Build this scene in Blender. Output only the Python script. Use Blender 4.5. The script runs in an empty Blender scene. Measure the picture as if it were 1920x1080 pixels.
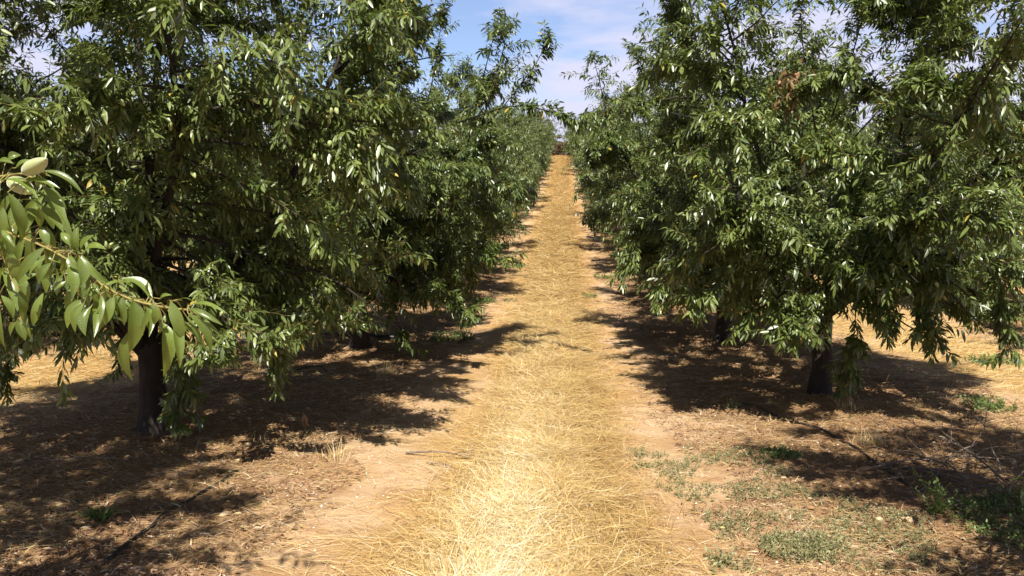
import bpy, math, random
import numpy as np
from mathutils import Vector, Matrix

# ------------------------------------------------------------------ camera, sky, sun, exposure
S = bpy.context.scene
C = bpy.context.collection
W_PX, H_PX, F_PX = 1920.0, 1080.0, 1478.0
CAM_Z = 1.6
PITCH, YAW = math.radians(6.56), math.radians(3.68)
cam_d = bpy.data.cameras.new('camera'); cam = bpy.data.objects.new('camera', cam_d); C.objects.link(cam)
cam.location = (0, 0, CAM_Z); cam.rotation_euler = (math.radians(90) - PITCH, 0, YAW)
cam_d.sensor_width = 36; cam_d.lens = F_PX / W_PX * 36; cam_d.clip_start = 0.05; cam_d.clip_end = 3000
S.camera = cam
SUN_EL, SUN_AZ = math.radians(56.5), math.radians(181)      # azimuth clockwise from +Y: behind the camera
sun_vec = Vector((math.sin(SUN_AZ) * math.cos(SUN_EL), math.cos(SUN_AZ) * math.cos(SUN_EL), math.sin(SUN_EL)))
sd = bpy.data.lights.new('sun', 'SUN'); sun = bpy.data.objects.new('sun', sd); C.objects.link(sun)
sd.energy = 5.0; sd.angle = math.radians(0.53); sd.color = (1.0, 0.95, 0.86)
sun.rotation_euler = (-sun_vec).to_track_quat('-Z', 'Y').to_euler(); sun.location = sun_vec * 50
S.view_settings.view_transform = 'Standard'; S.view_settings.look = 'None'
S.view_settings.exposure = 0.74; S.view_settings.gamma = 1.0
S.cycles.max_bounces = 6; S.cycles.transparent_max_bounces = 4
S.cycles.diffuse_bounces = 3; S.cycles.glossy_bounces = 2; S.cycles.transmission_bounces = 4
S.cycles.caustics_reflective = False; S.cycles.caustics_refractive = False

def nodes_of(idb):
    idb.use_nodes = True
    nt = idb.node_tree; nt.nodes.clear()
    def N(t, **kw):
        n = nt.nodes.new(t)
        for k, v in kw.items():
            if k.startswith('i_'):
                key = k[2:]
                key = int(key) if key.isdigit() else key.replace('_', ' ')
                n.inputs[key].default_value = v
            else: setattr(n, k, v)
        return n
    def L(a, b): nt.links.new(a, b)
    return nt, N, L

def math_n(N, L, op, a, b=None, clamp=False):
    n = N('ShaderNodeMath', operation=op, use_clamp=clamp)
    for k, v in enumerate((a, b)):
        if v is None: continue
        if isinstance(v, (int, float)): n.inputs[k].default_value = v
        else: L(v, n.inputs[k])
    return n.outputs[0]

def mix_n(N, L, f, a, b, blend='MIX'):
    n = N('ShaderNodeMix', data_type='RGBA', blend_type=blend)
    for k, v in ((0, f), (6, a), (7, b)):
        if isinstance(v, (int, float)): n.inputs[k].default_value = v
        elif isinstance(v, tuple): n.inputs[k].default_value = v + (1,) if len(v) == 3 else v
        else: L(v, n.inputs[k])
    return n.outputs[2]

def ramp_n(N, L, f, stops):
    n = N('ShaderNodeValToRGB'); cr = n.color_ramp
    while len(cr.elements) < len(stops): cr.elements.new(0.5)
    for e, (p, c) in zip(cr.elements, stops):
        e.position = p; e.color = (c, c, c, 1) if isinstance(c, (int, float)) else c + (1,)
    L(f, n.inputs[0]); return n.outputs[0]

world = bpy.data.worlds.new('World'); S.world = world
nt, N, L = nodes_of(world)
SKY_STR = 0.072
sky = N('ShaderNodeTexSky', sky_type='NISHITA', sun_disc=False, sun_elevation=SUN_EL, sun_rotation=SUN_AZ,
        air_density=1.0, dust_density=0.3, ozone_density=2.0)
tc = N('ShaderNodeTexCoord'); sep = N('ShaderNodeSeparateXYZ'); L(tc.outputs['Generated'], sep.inputs[0])
zz = math_n(N, L, 'ADD', math_n(N, L, 'MAXIMUM', sep.outputs[2], 0.0), 0.06)
cx = math_n(N, L, 'DIVIDE', sep.outputs[0], zz); cy = math_n(N, L, 'DIVIDE', sep.outputs[1], zz)
cmb = N('ShaderNodeCombineXYZ'); L(cx, cmb.inputs[0]); L(cy, cmb.inputs[1])
mp = N('ShaderNodeMapping'); L(cmb.outputs[0], mp.inputs[0])
mp.inputs['Rotation'].default_value = (0, 0, math.radians(-14)); mp.inputs['Location'].default_value = (3.1, 0.55, 0)
mp.inputs['Scale'].default_value = (0.8, 0.8, 1)
n1 = N('ShaderNodeTexNoise', i_Scale=0.36, i_Detail=8.0, i_Roughness=0.55); L(mp.outputs[0], n1.inputs['Vector'])
n2 = N('ShaderNodeTexNoise', i_Scale=1.3, i_Detail=6.0, i_Roughness=0.55); L(mp.outputs[0], n2.inputs['Vector'])
nn = math_n(N, L, 'ADD', math_n(N, L, 'MULTIPLY', n1.outputs[0], 0.72), math_n(N, L, 'MULTIPLY', n2.outputs[0], 0.28))
cov = ramp_n(N, L, nn, [(0.42, 0.08), (0.50, 0.95)])
hz = ramp_n(N, L, sep.outputs[2], [(0.0, 0.9), (0.16, 0.15)])
cov2 = math_n(N, L, 'MULTIPLY', math_n(N, L, 'MAXIMUM', cov, hz), ramp_n(N, L, sep.outputs[2], [(.3, 1.), (.55, .15)]))
tint = mix_n(N, L, 1.0, sky.outputs[0], (1.05, 1.12, 1.32), 'MULTIPLY')
skc = mix_n(N, L, cov2, tint, (6.6, 6.6, 8.3))
zd = ramp_n(N, L, sep.outputs[2], [(.28, 1.), (.65, .36)]); skc = mix_n(N, L, 1.0, skc, zd, 'MULTIPLY')  # dimming added to the unseen upper sky, so less ambient light fills the shadows
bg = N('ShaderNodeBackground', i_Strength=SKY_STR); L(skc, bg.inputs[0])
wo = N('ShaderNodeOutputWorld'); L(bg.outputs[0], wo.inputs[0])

# ------------------------------------------------------------------ projection and terrain helpers
R3 = np.array(cam.rotation_euler.to_matrix())
def ray(px, py):
    v = R3 @ np.array([(px - W_PX / 2) / F_PX, -(py - H_PX / 2) / F_PX, -1.0]); return v
def at(px, py, d):                                  # point of that pixel whose world y is d
    v = ray(px, py); return np.array([0, 0, CAM_Z]) + v * (d / v[1])
def project(p):                                     # (n,3) -> px, py, depth
    q = (np.asarray(p) - np.array([0, 0, CAM_Z])) @ R3
    z = -q[..., 2]; zs = np.where(np.abs(z) < 1e-6, 1e-6, z)
    return W_PX / 2 + q[..., 0] / zs * F_PX, H_PX / 2 - q[..., 1] / zs * F_PX, z
_gy = np.array([-400, -30, -10, 0, 5, 9, 12, 15, 20, 30, 40, 50, 60, 70, 78, 88, 96, 110, 140, 200, 300, 420, 700, 2000], float)
_gz = np.array([0.3, 0.3, 0.3, 0, -.235, -.42, -.53, -.56, -.40, .32, 1.18, 2.15, 3.2, 4.35, 5.25, 6.15, 6.3, 5.6, 4.5, 7.0, 14.0, 19.0, 22.0, 22.0], float)
_t = np.linspace(-400, 2000, 24001); _p = np.interp(_t, _gy, _gz)
_k = np.hanning(41); _k /= _k.sum(); _s = np.convolve(np.pad(_p, 20, 'edge'), _k, 'valid')
def base_z(x, y):
    y = np.asarray(y, float); x = np.asarray(x, float)
    return np.interp(y, _t, _s) + 0 * x
def vnoise(x, y, seed=0):
    xi = np.floor(x).astype(np.int64); yi = np.floor(y).astype(np.int64); fx = x - xi; fy = y - yi
    fx = fx * fx * (3 - 2 * fx); fy = fy * fy * (3 - 2 * fy)
    def h(a, b):
        n = (a * 374761393 + b * 668265263 + seed * 1442695041) & 0x7fffffff
        n = ((n ^ (n >> 13)) * 1274126177) & 0x7fffffff
        return ((n ^ (n >> 16)) & 0xffff) / 65535.0
    return (h(xi, yi) * (1 - fx) + h(xi + 1, yi) * fx) * (1 - fy) + (h(xi, yi + 1) * (1 - fx) + h(xi + 1, yi + 1) * fx) * fy
ALLEY, XC = 5.7, -0.24
def alley(x):                                       # 0 at an alley's middle, ALLEY/2 on a tree line
    u = np.mod(np.asarray(x, float) - XC + ALLEY / 2, ALLEY) - ALLEY / 2; return np.abs(u)
def ground(x, y):
    x = np.asarray(x, float); y = np.asarray(y, float)
    far = np.exp(-np.maximum(np.hypot(x, y) - 14, 0) / 10)
    z = base_z(x, y) + 0.05 * (vnoise(x * .6, y * .6, 1) - .5)
    z = z + far * (0.045 * (vnoise(x * 2.1, y * 2.1, 2) - .5) + 0.022 * (vnoise(x * 6, y * 6, 3) - .5) + 0.012 * (vnoise(x * 15, y * 15, 4) - .5))
    z = z + 0.05 * np.clip((alley(x) - 1.5) / 1.2, 0, 1) - 0.02 * np.exp(-(np.abs(alley(x) - .6) / .25) ** 2)
    return z
def gpt(px, py):
    v = ray(px, py); o = np.array([0, 0, CAM_Z]); lo, hi = 0.5, 0.5
    while hi < 400:
        p = o + v * hi
        if p[2] < float(ground(p[0], p[1])): break
        lo = hi; hi *= 1.03
    for _ in range(30):
        m = (lo + hi) / 2; p = o + v * m
        if p[2] < float(ground(p[0], p[1])): hi = m
        else: lo = m
    p = o + v * hi; return np.array([p[0], p[1], float(ground(p[0], p[1]))])

# ------------------------------------------------------------------ mesh and tag helpers
def mesh_np(name, V, faces, rnd=None, smooth=False, uv=None, attrs=None):
    """faces: list of (n,k) int arrays"""
    me = bpy.data.meshes.new(name); V = np.ascontiguousarray(V, np.float32)
    me.vertices.add(len(V)); me.vertices.foreach_set('co', V.ravel())
    faces = [f for f in faces if len(f)]
    li = np.concatenate([f.ravel() for f in faces]).astype(np.int32)
    tot = np.concatenate([np.full(len(f), f.shape[1], np.int32) for f in faces])
    st = np.concatenate([[0], np.cumsum(tot)[:-1]]).astype(np.int32)
    me.loops.add(len(li)); me.loops.foreach_set('vertex_index', li)
    me.polygons.add(len(tot)); me.polygons.foreach_set('loop_start', st)
    me.polygons.foreach_set('use_smooth', np.full(len(tot), smooth))
    me.update(calc_edges=True)
    if rnd is not None:
        a = me.attributes.new('rnd', 'FLOAT', 'POINT'); a.data.foreach_set('value', np.ascontiguousarray(rnd, np.float32))
    if uv is not None:
        a = me.attributes.new('luv', 'FLOAT_VECTOR', 'POINT'); a.data.foreach_set('vector', np.ascontiguousarray(uv, np.float32).ravel())
    return me
def link(name, me, mat, parent=None):
    o = bpy.data.objects.new(name, me); C.objects.link(o)
    if mat and not me.materials: me.materials.append(mat)
    if parent: o.parent = parent
    return o
def tag(o, label=None, cat=None, group=None, kind=None):
    for k, v in (('label', label), ('category', cat), ('group', group), ('kind', kind)):
        if v: o[k] = v
    return o
def unit(v): return v / np.maximum(np.linalg.norm(v, axis=-1, keepdims=True), 1e-9)

def tubes(PP, RR, sides=5, cap=True):
    """PP (M,n,3), RR (M,n) -> V, faces"""
    PP = np.asarray(PP, float); RR = np.asarray(RR, float); M, n, _ = PP.shape
    T = np.empty_like(PP); T[:, 1:-1] = PP[:, 2:] - PP[:, :-2]; T[:, 0] = PP[:, 1] - PP[:, 0]; T[:, -1] = PP[:, -1] - PP[:, -2]
    T = unit(T); ref = np.where(np.abs(T[..., 2:3]) > .85, np.array([1., .13, 0]), np.array([.1, .07, 1.]))
    A = unit(np.cross(T, ref)); B = np.cross(T, A)
    th = np.arange(sides) * 2 * math.pi / sides
    V = PP[:, :, None] + RR[:, :, None, None] * (np.cos(th)[:, None] * A[:, :, None] + np.sin(th)[:, None] * B[:, :, None])
    idx = np.arange(M * n * sides).reshape(M, n, sides)
    a = idx[:, :-1]; b = idx[:, 1:]
    F = np.stack([a, np.roll(a, -1, 2), np.roll(b, -1, 2), b], -1).reshape(-1, 4)
    fs = [F]
    if cap and sides > 2: fs.append(idx[:, -1, :].reshape(-1, sides)); fs.append(idx[:, 0, ::-1].reshape(-1, sides))
    return V.reshape(-1, 3), fs
class MB:
    def __init__(s): s.V = []; s.F = []; s.n = 0; s.R = []
    def add(s, V, fs, rnd=None):
        s.V.append(V); s.F += [f + s.n for f in fs]; s.n += len(V)
        s.R.append(np.full(len(V), .5) if rnd is None else rnd)
    def mesh(s, name, smooth=True): return mesh_np(name, np.concatenate(s.V), s.F, np.concatenate(s.R), smooth)

def leaves_geo(P, D, Nn, Ln, Wd, rng, hi=True, curl=.25, fold=.25):
    """lanceolate folded leaves; P, D, Nn (n,3); Ln, Wd (n)"""
    n = len(P); D = unit(D); A = unit(np.cross(D, Nn)); U = np.cross(A, D)
    if hi == 3: ts = [0, .06, .16, .30, .45, .60, .75, .88, .96, 1.]; ws = [0, .22, .62, .92, 1., .92, .68, .36, .13, 0]
    elif hi == 2: ts = [.0, .33, .72, 1.]; ws = [0, .95, .8, 0]
    elif hi: ts = [.0, .2, .5, .8, 1.]; ws = [0, .72, 1., .58, 0]
    else: ts = [.0, .45, 1.]; ws = [0, 1., 0]
    G = np.array([0, 0, -1.]); cl = (curl * (0.4 + 1.2 * rng.random(n)))[:, None]
    fo = (fold * (0.3 + 1.4 * rng.random(n)))[:, None]
    tw = (rng.random(n) - .5)[:, None] * .8; sb = rng.normal(0, .07, n)[:, None] if hi == 3 else 0.
    cols = []; uvs = []
    for t, w in zip(ts, ws):
        mid = P + Ln[:, None] * (D * t * (1 - .25 * cl * t) + G * cl * t * t * .8)
        At = A + U * tw * t
        if hi == 3: mid = mid + (A * sb + U * .10) * Ln[:, None] * math.sin(math.pi * t)
        if w == 0: cols.append(mid[:, None]); uvs.append([[0, t, 0]])
        else:
            e = (Wd * w * .5)[:, None]
            cols.append(np.stack([mid - At * e + U * e * fo, mid, mid + At * e + U * e * fo], 1))
            uvs.append([[-w, t, 0], [0, t, 0], [w, t, 0]])
    V = np.concatenate(cols, 1); k = V.shape[1]
    if hi == 2:
        q = np.array([[1, 2, 5, 4], [2, 3, 6, 5]]); tr = np.array([[0, 2, 1], [0, 3, 2], [4, 5, 7], [5, 6, 7]])
    elif hi:
        q = np.array([[1, 2, 5, 4], [2, 3, 6, 5], [4, 5, 8, 7], [5, 6, 9, 8]]); tr = np.array([[0, 2, 1], [0, 3, 2], [7, 8, 10], [8, 9, 10]])
    else:
        q = np.zeros((0, 4), int); tr = np.array([[0, 2, 1], [0, 3, 2], [1, 2, 4], [2, 3, 4]])
    if hi == 3:
        nst = len(ts) - 2; q = np.concatenate([np.array([[1, 2, 5, 4], [2, 3, 6, 5]]) + 3 * r for r in range(nst - 1)])
        e_ = 1 + 3 * (nst - 1); tr = np.array([[0, 2, 1], [0, 3, 2], [e_, e_ + 1, e_ + 3], [e_ + 1, e_ + 2, e_ + 3]])
    off = (np.arange(n) * k)[:, None, None]
    fs = [(tr[None] + off).reshape(-1, 3)]
    if len(q): fs.append((q[None] + off).reshape(-1, 4))
    uv = np.tile(np.concatenate([np.array(u, float) for u in uvs]), (n, 1))
    return V.reshape(-1, 3), fs, uv, k

# ------------------------------------------------------------------ materials
def leaf_mat(name, c_dark, c_light, c_back, rough=.36, trans=.22, tc_=(.22, .30, .03), vein=False):
    m = bpy.data.materials.new(name); nt, N, L = nodes_of(m)
    at_ = N('ShaderNodeAttribute', attribute_name='rnd'); geo = N('ShaderNodeNewGeometry')
    oi = N('ShaderNodeObjectInfo')
    f = math_n(N, L, 'ADD', at_.outputs['Fac'], math_n(N, L, 'MULTIPLY', math_n(N, L, 'SUBTRACT', oi.outputs['Random'], .5), .25), True)
    col = mix_n(N, L, f, c_dark, c_light)
    col = mix_n(N, L, math_n(N, L, 'GREATER_THAN', at_.outputs['Fac'], 1.5), col, (.42, .32, .05))
    if vein:
        uvn = N('ShaderNodeAttribute', attribute_name='luv'); sp = N('ShaderNodeSeparateXYZ'); L(uvn.outputs['Vector'], sp.inputs[0])
        ax = math_n(N, L, 'ABSOLUTE', sp.outputs[0])
        v1 = math_n(N, L, 'LESS_THAN', ax, .06)
        sl = math_n(N, L, 'SUBTRACT', math_n(N, L, 'MULTIPLY', sp.outputs[1], 11.0), math_n(N, L, 'MULTIPLY', ax, 1.6))
        fr = math_n(N, L, 'FRACT', sl); v2 = math_n(N, L, 'MULTIPLY', math_n(N, L, 'LESS_THAN', fr, .09), .35)
        vv = math_n(N, L, 'MAXIMUM', math_n(N, L, 'MULTIPLY', v1, .8), v2)
        col = mix_n(N, L, vv, col, (.20, .24, .07))
        tcn = N('ShaderNodeTexCoord'); nz = N('ShaderNodeTexNoise', i_Scale=60.0, i_Detail=3.0); L(tcn.outputs['Object'], nz.inputs['Vector'])
        col = mix_n(N, L, .4, col, mix_n(N, L, nz.outputs[0], (.03, .06, .01), (.16, .19, .06)))
        n9 = N('ShaderNodeTexNoise', i_Scale=95.0, i_Detail=1.0); L(tcn.outputs['Object'], n9.inputs['Vector']); col = mix_n(N, L, ramp_n(N, L, n9.outputs[0], [(.70, 0.), (.73, .8)]), col, (.16, .09, .03))
    col = mix_n(N, L, math_n(N, L, 'MULTIPLY', geo.outputs['Backfacing'], .7), col, c_back)
    p = N('ShaderNodeBsdfPrincipled', i_Roughness=rough); L(col, p.inputs['Base Color'])
    p.inputs['Specular IOR Level'].default_value = .75
    if vein:
        bp = N('ShaderNodeBump', i_Strength=.35, i_Distance=.002); L(math_n(N, L, 'SUBTRACT', nz.outputs[0], vv), bp.inputs['Height']); L(bp.outputs[0], p.inputs['Normal'])
    t = N('ShaderNodeBsdfTranslucent', i_Color=tc_ + (1,)); mx = N('ShaderNodeMixShader', i_0=trans)
    L(p.outputs[0], mx.inputs[1]); L(t.outputs[0], mx.inputs[2])
    o = N('ShaderNodeOutputMaterial'); L(mx.outputs[0], o.inputs[0]); return m
M_LEAF = leaf_mat('almond leaves', (.038, .066, .011), (.20, .25, .062), (.11, .15, .055), .39, .13)
M_LEAF_NEAR = leaf_mat('almond leaves close', (.085, .135, .014), (.20, .28, .038), (.18, .22, .07), .33, .25, (.30, .42, .03), vein=True)
M_WEED = leaf_mat('weed leaves', (.14, .145, .05), (.32, .30, .14), (.26, .25, .13), .6, .15)
M_WEED_G = leaf_mat('fresh weed leaves', (.06, .11, .02), (.17, .24, .05), (.14, .18, .06), .5, .2)
M_DRYLEAF = leaf_mat('withered leaves', (.11, .05, .02), (.45, .27, .11), (.3, .18, .08), .6, .12, (.35, .18, .05))

def bark_mat(name, c0, c1, scale=14., bump=.6):
    m = bpy.data.materials.new(name); nt, N, L = nodes_of(m)
    tcn = N('ShaderNodeTexCoord'); mpn = N('ShaderNodeMapping'); mpn.inputs['Scale'].default_value = (1, 1, .3); L(tcn.outputs['Object'], mpn.inputs[0])
    nz = N('ShaderNodeTexNoise', i_Scale=scale, i_Detail=8.0, i_Roughness=.7); L(mpn.outputs[0], nz.inputs['Vector'])
    vo = N('ShaderNodeTexVoronoi', i_Scale=scale * 1.6); L(mpn.outputs[0], vo.inputs['Vector'])
    h = math_n(N, L, 'MULTIPLY', nz.outputs[0], vo.outputs['Distance'])
    col = ramp_n(N, L, nz.outputs[0], [(.3, c0), (.7, c1)])
    p = N('ShaderNodeBsdfPrincipled', i_Roughness=.9); L(col, p.inputs['Base Color'])
    bp = N('ShaderNodeBump', i_Strength=bump, i_Distance=.03); L(h, bp.inputs['Height']); L(bp.outputs[0], p.inputs['Normal'])
    o = N('ShaderNodeOutputMaterial'); L(p.outputs[0], o.inputs[0]); return m
M_BARK = bark_mat('almond bark', (.010, .008, .006), (.050, .036, .028))
M_TWIG = bark_mat('green twig', (.12, .09, .03), (.26, .22, .07), 30, .1)
M_DEAD = bark_mat('dead branch', (.09, .062, .048), (.30, .23, .18), 25, .4)
M_TWIG_FG = bark_mat('yellow twig', (.20, .17, .05), (.34, .28, .08), 30, .1)

def attr_mat(name, stops, rough=.75, trans=0):
    m = bpy.data.materials.new(name); nt, N, L = nodes_of(m)
    a = N('ShaderNodeAttribute', attribute_name='rnd'); col = ramp_n(N, L, a.outputs['Fac'], stops)
    p = N('ShaderNodeBsdfPrincipled', i_Roughness=rough); L(col, p.inputs['Base Color'])
    o = N('ShaderNodeOutputMaterial')
    if trans:
        t = N('ShaderNodeBsdfTranslucent'); L(col, t.inputs[0]); mx = N('ShaderNodeMixShader', i_0=trans)
        L(p.outputs[0], mx.inputs[1]); L(t.outputs[0], mx.inputs[2]); L(mx.outputs[0], o.inputs[0])
    else: L(p.outputs[0], o.inputs[0])
    return m
M_STRAW = attr_mat('straw', [(0, (.34, .19, .07)), (.35, (.58, .40, .15)), (.7, (.76, .58, .27)), (1, (.86, .78, .58))], .5, .15)
M_LITTER = attr_mat('litter', [(0, (.09, .042, .022)), (.4, (.27, .14, .065)), (.8, (.46, .29, .14)), (1, (.70, .58, .42))], .7)
M_GRAVEL = attr_mat('gravel', [(0, (.30, .16, .07)), (.7, (.52, .34, .17)), (.85, (.60, .45, .28)), (1, (.80, .78, .74))], .85)
M_ALMOND = attr_mat('green almond hull', [(0, (.24, .30, .09)), (1, (.52, .56, .26))], .75)
M_HOSE = attr_mat('black polythene', [(0, (.012, .012, .013)), (1, (.03, .028, .03))], .45)

def ground_mat():
    m = bpy.data.materials.new('orchard soil'); nt, N, L = nodes_of(m)
    tcn = N('ShaderNodeTexCoord'); sp = N('ShaderNodeSeparateXYZ'); L(tcn.outputs['Object'], sp.inputs[0])
    def noise(sc, det=6., ro=.6, v=None, dist=0.):
        n = N('ShaderNodeTexNoise', i_Scale=sc, i_Detail=det, i_Roughness=ro, i_Distortion=dist); L(v or tcn.outputs['Object'], n.inputs['Vector']); return n.outputs[0]
    xs = math_n(N, L, 'SUBTRACT', sp.outputs[0], XC)
    w = math_n(N, L, 'MULTIPLY', math_n(N, L, 'SUBTRACT', noise(.7, 4), .5), 1.0)
    a = math_n(N, L, 'PINGPONG', math_n(N, L, 'ADD', xs, w), ALLEY / 2)          # distance to an alley's middle
    nb = noise(1.6, 5); nf = noise(22, 8, .7); nm = noise(6, 6, .65); nff = noise(90, 6, .7)
    yw = math_n(N, L, 'MULTIPLY', math_n(N, L, 'DIVIDE', sp.outputs[1], 16., True), .10)
    straw = ramp_n(N, L, math_n(N, L, 'ADD', math_n(N, L, 'SUBTRACT', math_n(N, L, 'DIVIDE', a, 2.85), yw), math_n(N, L, 'MULTIPLY', math_n(N, L, 'SUBTRACT', nb, .5), .5)), [(.10, 1.), (.34, 0.)])
    # stretched fibres for mown straw
    st = []
    for rz, sx in ((80, 1.), (20, 1.), (-35, 1.), (5, 1)):
        mp_ = N('ShaderNodeMapping'); mp_.inputs['Rotation'].default_value = (0, 0, math.radians(rz)); mp_.inputs['Scale'].default_value = (14, 160, 14); L(tcn.outputs['Object'], mp_.inputs[0])
        st.append(noise(1.0, 3, .6, mp_.outputs[0]))
    fib = math_n(N, L, 'MAXIMUM', math_n(N, L, 'MAXIMUM', st[0], st[1]), math_n(N, L, 'MAXIMUM', st[2], st[3]))
    scol = ramp_n(N, L, fib, [(.45, (.27, .13, .038)), (.6, (.47, .28, .088)), (.78, (.62, .43, .17))])
    vb = ramp_n(N, L, math_n(N, L, 'ADD', math_n(N, L, 'MULTIPLY', noise(.9, 5, .65), .5), math_n(N, L, 'MULTIPLY', noise(5., 5, .7), .5)), [(.38, .0), (.62, 1.)])
    scol = mix_n(N, L, vb, mix_n(N, L, .55, scol, (.40, .235, .10)), mix_n(N, L, .35, scol, (.60, .43, .18)))
    pz = math_n(N, L, 'ABSOLUTE', math_n(N, L, 'ADD', sp.outputs[0], .31)); pz = ramp_n(N, L, math_n(N, L, 'ADD', pz, math_n(N, L, 'MULTIPLY', math_n(N, L, 'SUBTRACT', noise(1.5, 5), .5), .5)), [(.05, .55), (.3, 0.)])
    scol = mix_n(N, L, pz, scol, (.68, .54, .30))
    soil = mix_n(N, L, ramp_n(N, L, nm, [(.35, 0.), (.65, 1.)]), (.38, .215, .105), (.56, .36, .19))
    soil = mix_n(N, L, ramp_n(N, L, nb, [(.42, 0.), (.62, 1.)]), soil, (.60, .415, .25))
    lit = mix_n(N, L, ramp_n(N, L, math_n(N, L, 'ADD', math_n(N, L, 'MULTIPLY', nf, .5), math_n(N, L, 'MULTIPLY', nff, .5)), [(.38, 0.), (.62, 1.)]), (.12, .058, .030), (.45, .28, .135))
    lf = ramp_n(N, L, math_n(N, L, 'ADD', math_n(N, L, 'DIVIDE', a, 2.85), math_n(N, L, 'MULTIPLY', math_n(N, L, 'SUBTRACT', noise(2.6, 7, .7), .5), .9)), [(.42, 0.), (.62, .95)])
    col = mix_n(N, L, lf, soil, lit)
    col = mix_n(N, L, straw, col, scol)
    # far beyond the orchard: brown scrub slopes
    far = ramp_n(N, L, math_n(N, L, 'DIVIDE', sp.outputs[1], 1000.), [(.100, 0.), (.115, 1.)])
    fc = mix_n(N, L, ramp_n(N, L, noise(.05, 8, .7), [(.4, 0.), (.6, 1.)]), (.22, .12, .07), (.12, .11, .06))
    col = mix_n(N, L, far, col, fc)
    p = N('ShaderNodeBsdfPrincipled', i_Roughness=.95); L(col, p.inputs['Base Color']); p.inputs['Specular IOR Level'].default_value = .15
    hgt = math_n(N, L, 'ADD', math_n(N, L, 'MULTIPLY', nf, .6), math_n(N, L, 'ADD', math_n(N, L, 'MULTIPLY', fib, .5), math_n(N, L, 'MULTIPLY', nff, .25)))
    bp = N('ShaderNodeBump', i_Strength=.8, i_Distance=.03); L(hgt, bp.inputs['Height']); L(bp.outputs[0], p.inputs['Normal'])
    o = N('ShaderNodeOutputMaterial'); L(p.outputs[0], o.inputs[0]); return m

# ------------------------------------------------------------------ ground sheet
def build_ground():
    u = np.linspace(-1, 1, 620); xs = np.sinh(u * 5.2) / np.sinh(5.2) * 900
    v = np.linspace(0, 1, 900); ys = -12 + np.concatenate([v[:430] / v[429] * 30, 30 + (np.sinh((v[430:] - v[429]) / (1 - v[429]) * 5) / np.sinh(5)) * 1500])
    X, Y = np.meshgrid(xs, ys); Z = ground(X, Y)
    n, mcols = X.shape; idx = np.arange(n * mcols).reshape(n, mcols)
    F = np.stack([idx[:-1, :-1], idx[:-1, 1:], idx[1:, 1:], idx[1:, :-1]], -1).reshape(-1, 4)
    me = mesh_np('ground', np.stack([X, Y, Z], -1).reshape(-1, 3), [F], None, True)
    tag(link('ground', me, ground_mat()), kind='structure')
build_ground()

# ------------------------------------------------------------------ almond trees
def sweep(P0, D0, Ls, n, droop, wob, rng, up=0.):
    """grow polylines: P0,D0 (M,3), Ls (M) -> (M,n,3)"""
    M = len(P0); pts = [P0]; D = unit(D0.astype(float)); s = (Ls / (n - 1))[:, None]
    dr = np.broadcast_to(np.asarray(droop, float), (M,))[:, None]
    for k in range(n - 1):
        D = unit(D + rng.normal(0, wob, (M, 3)) + np.array([0, 0, -1.]) * dr * s)
        pts.append(pts[-1] + D * s)
    return np.stack(pts, 1)
def interp_poly(PP, t):
    """PP (M,n,3), t (M,k) -> points, tangents (M,k,3)"""
    n = PP.shape[1]; f = np.clip(t, 0, .9999) * (n - 1); i = f.astype(int); fr = (f - i)[..., None]
    m = np.arange(len(PP))[:, None]; a = PP[m, i]; b = PP[m, i + 1]
    return a * (1 - fr) + b * fr, unit(b - a)

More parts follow.
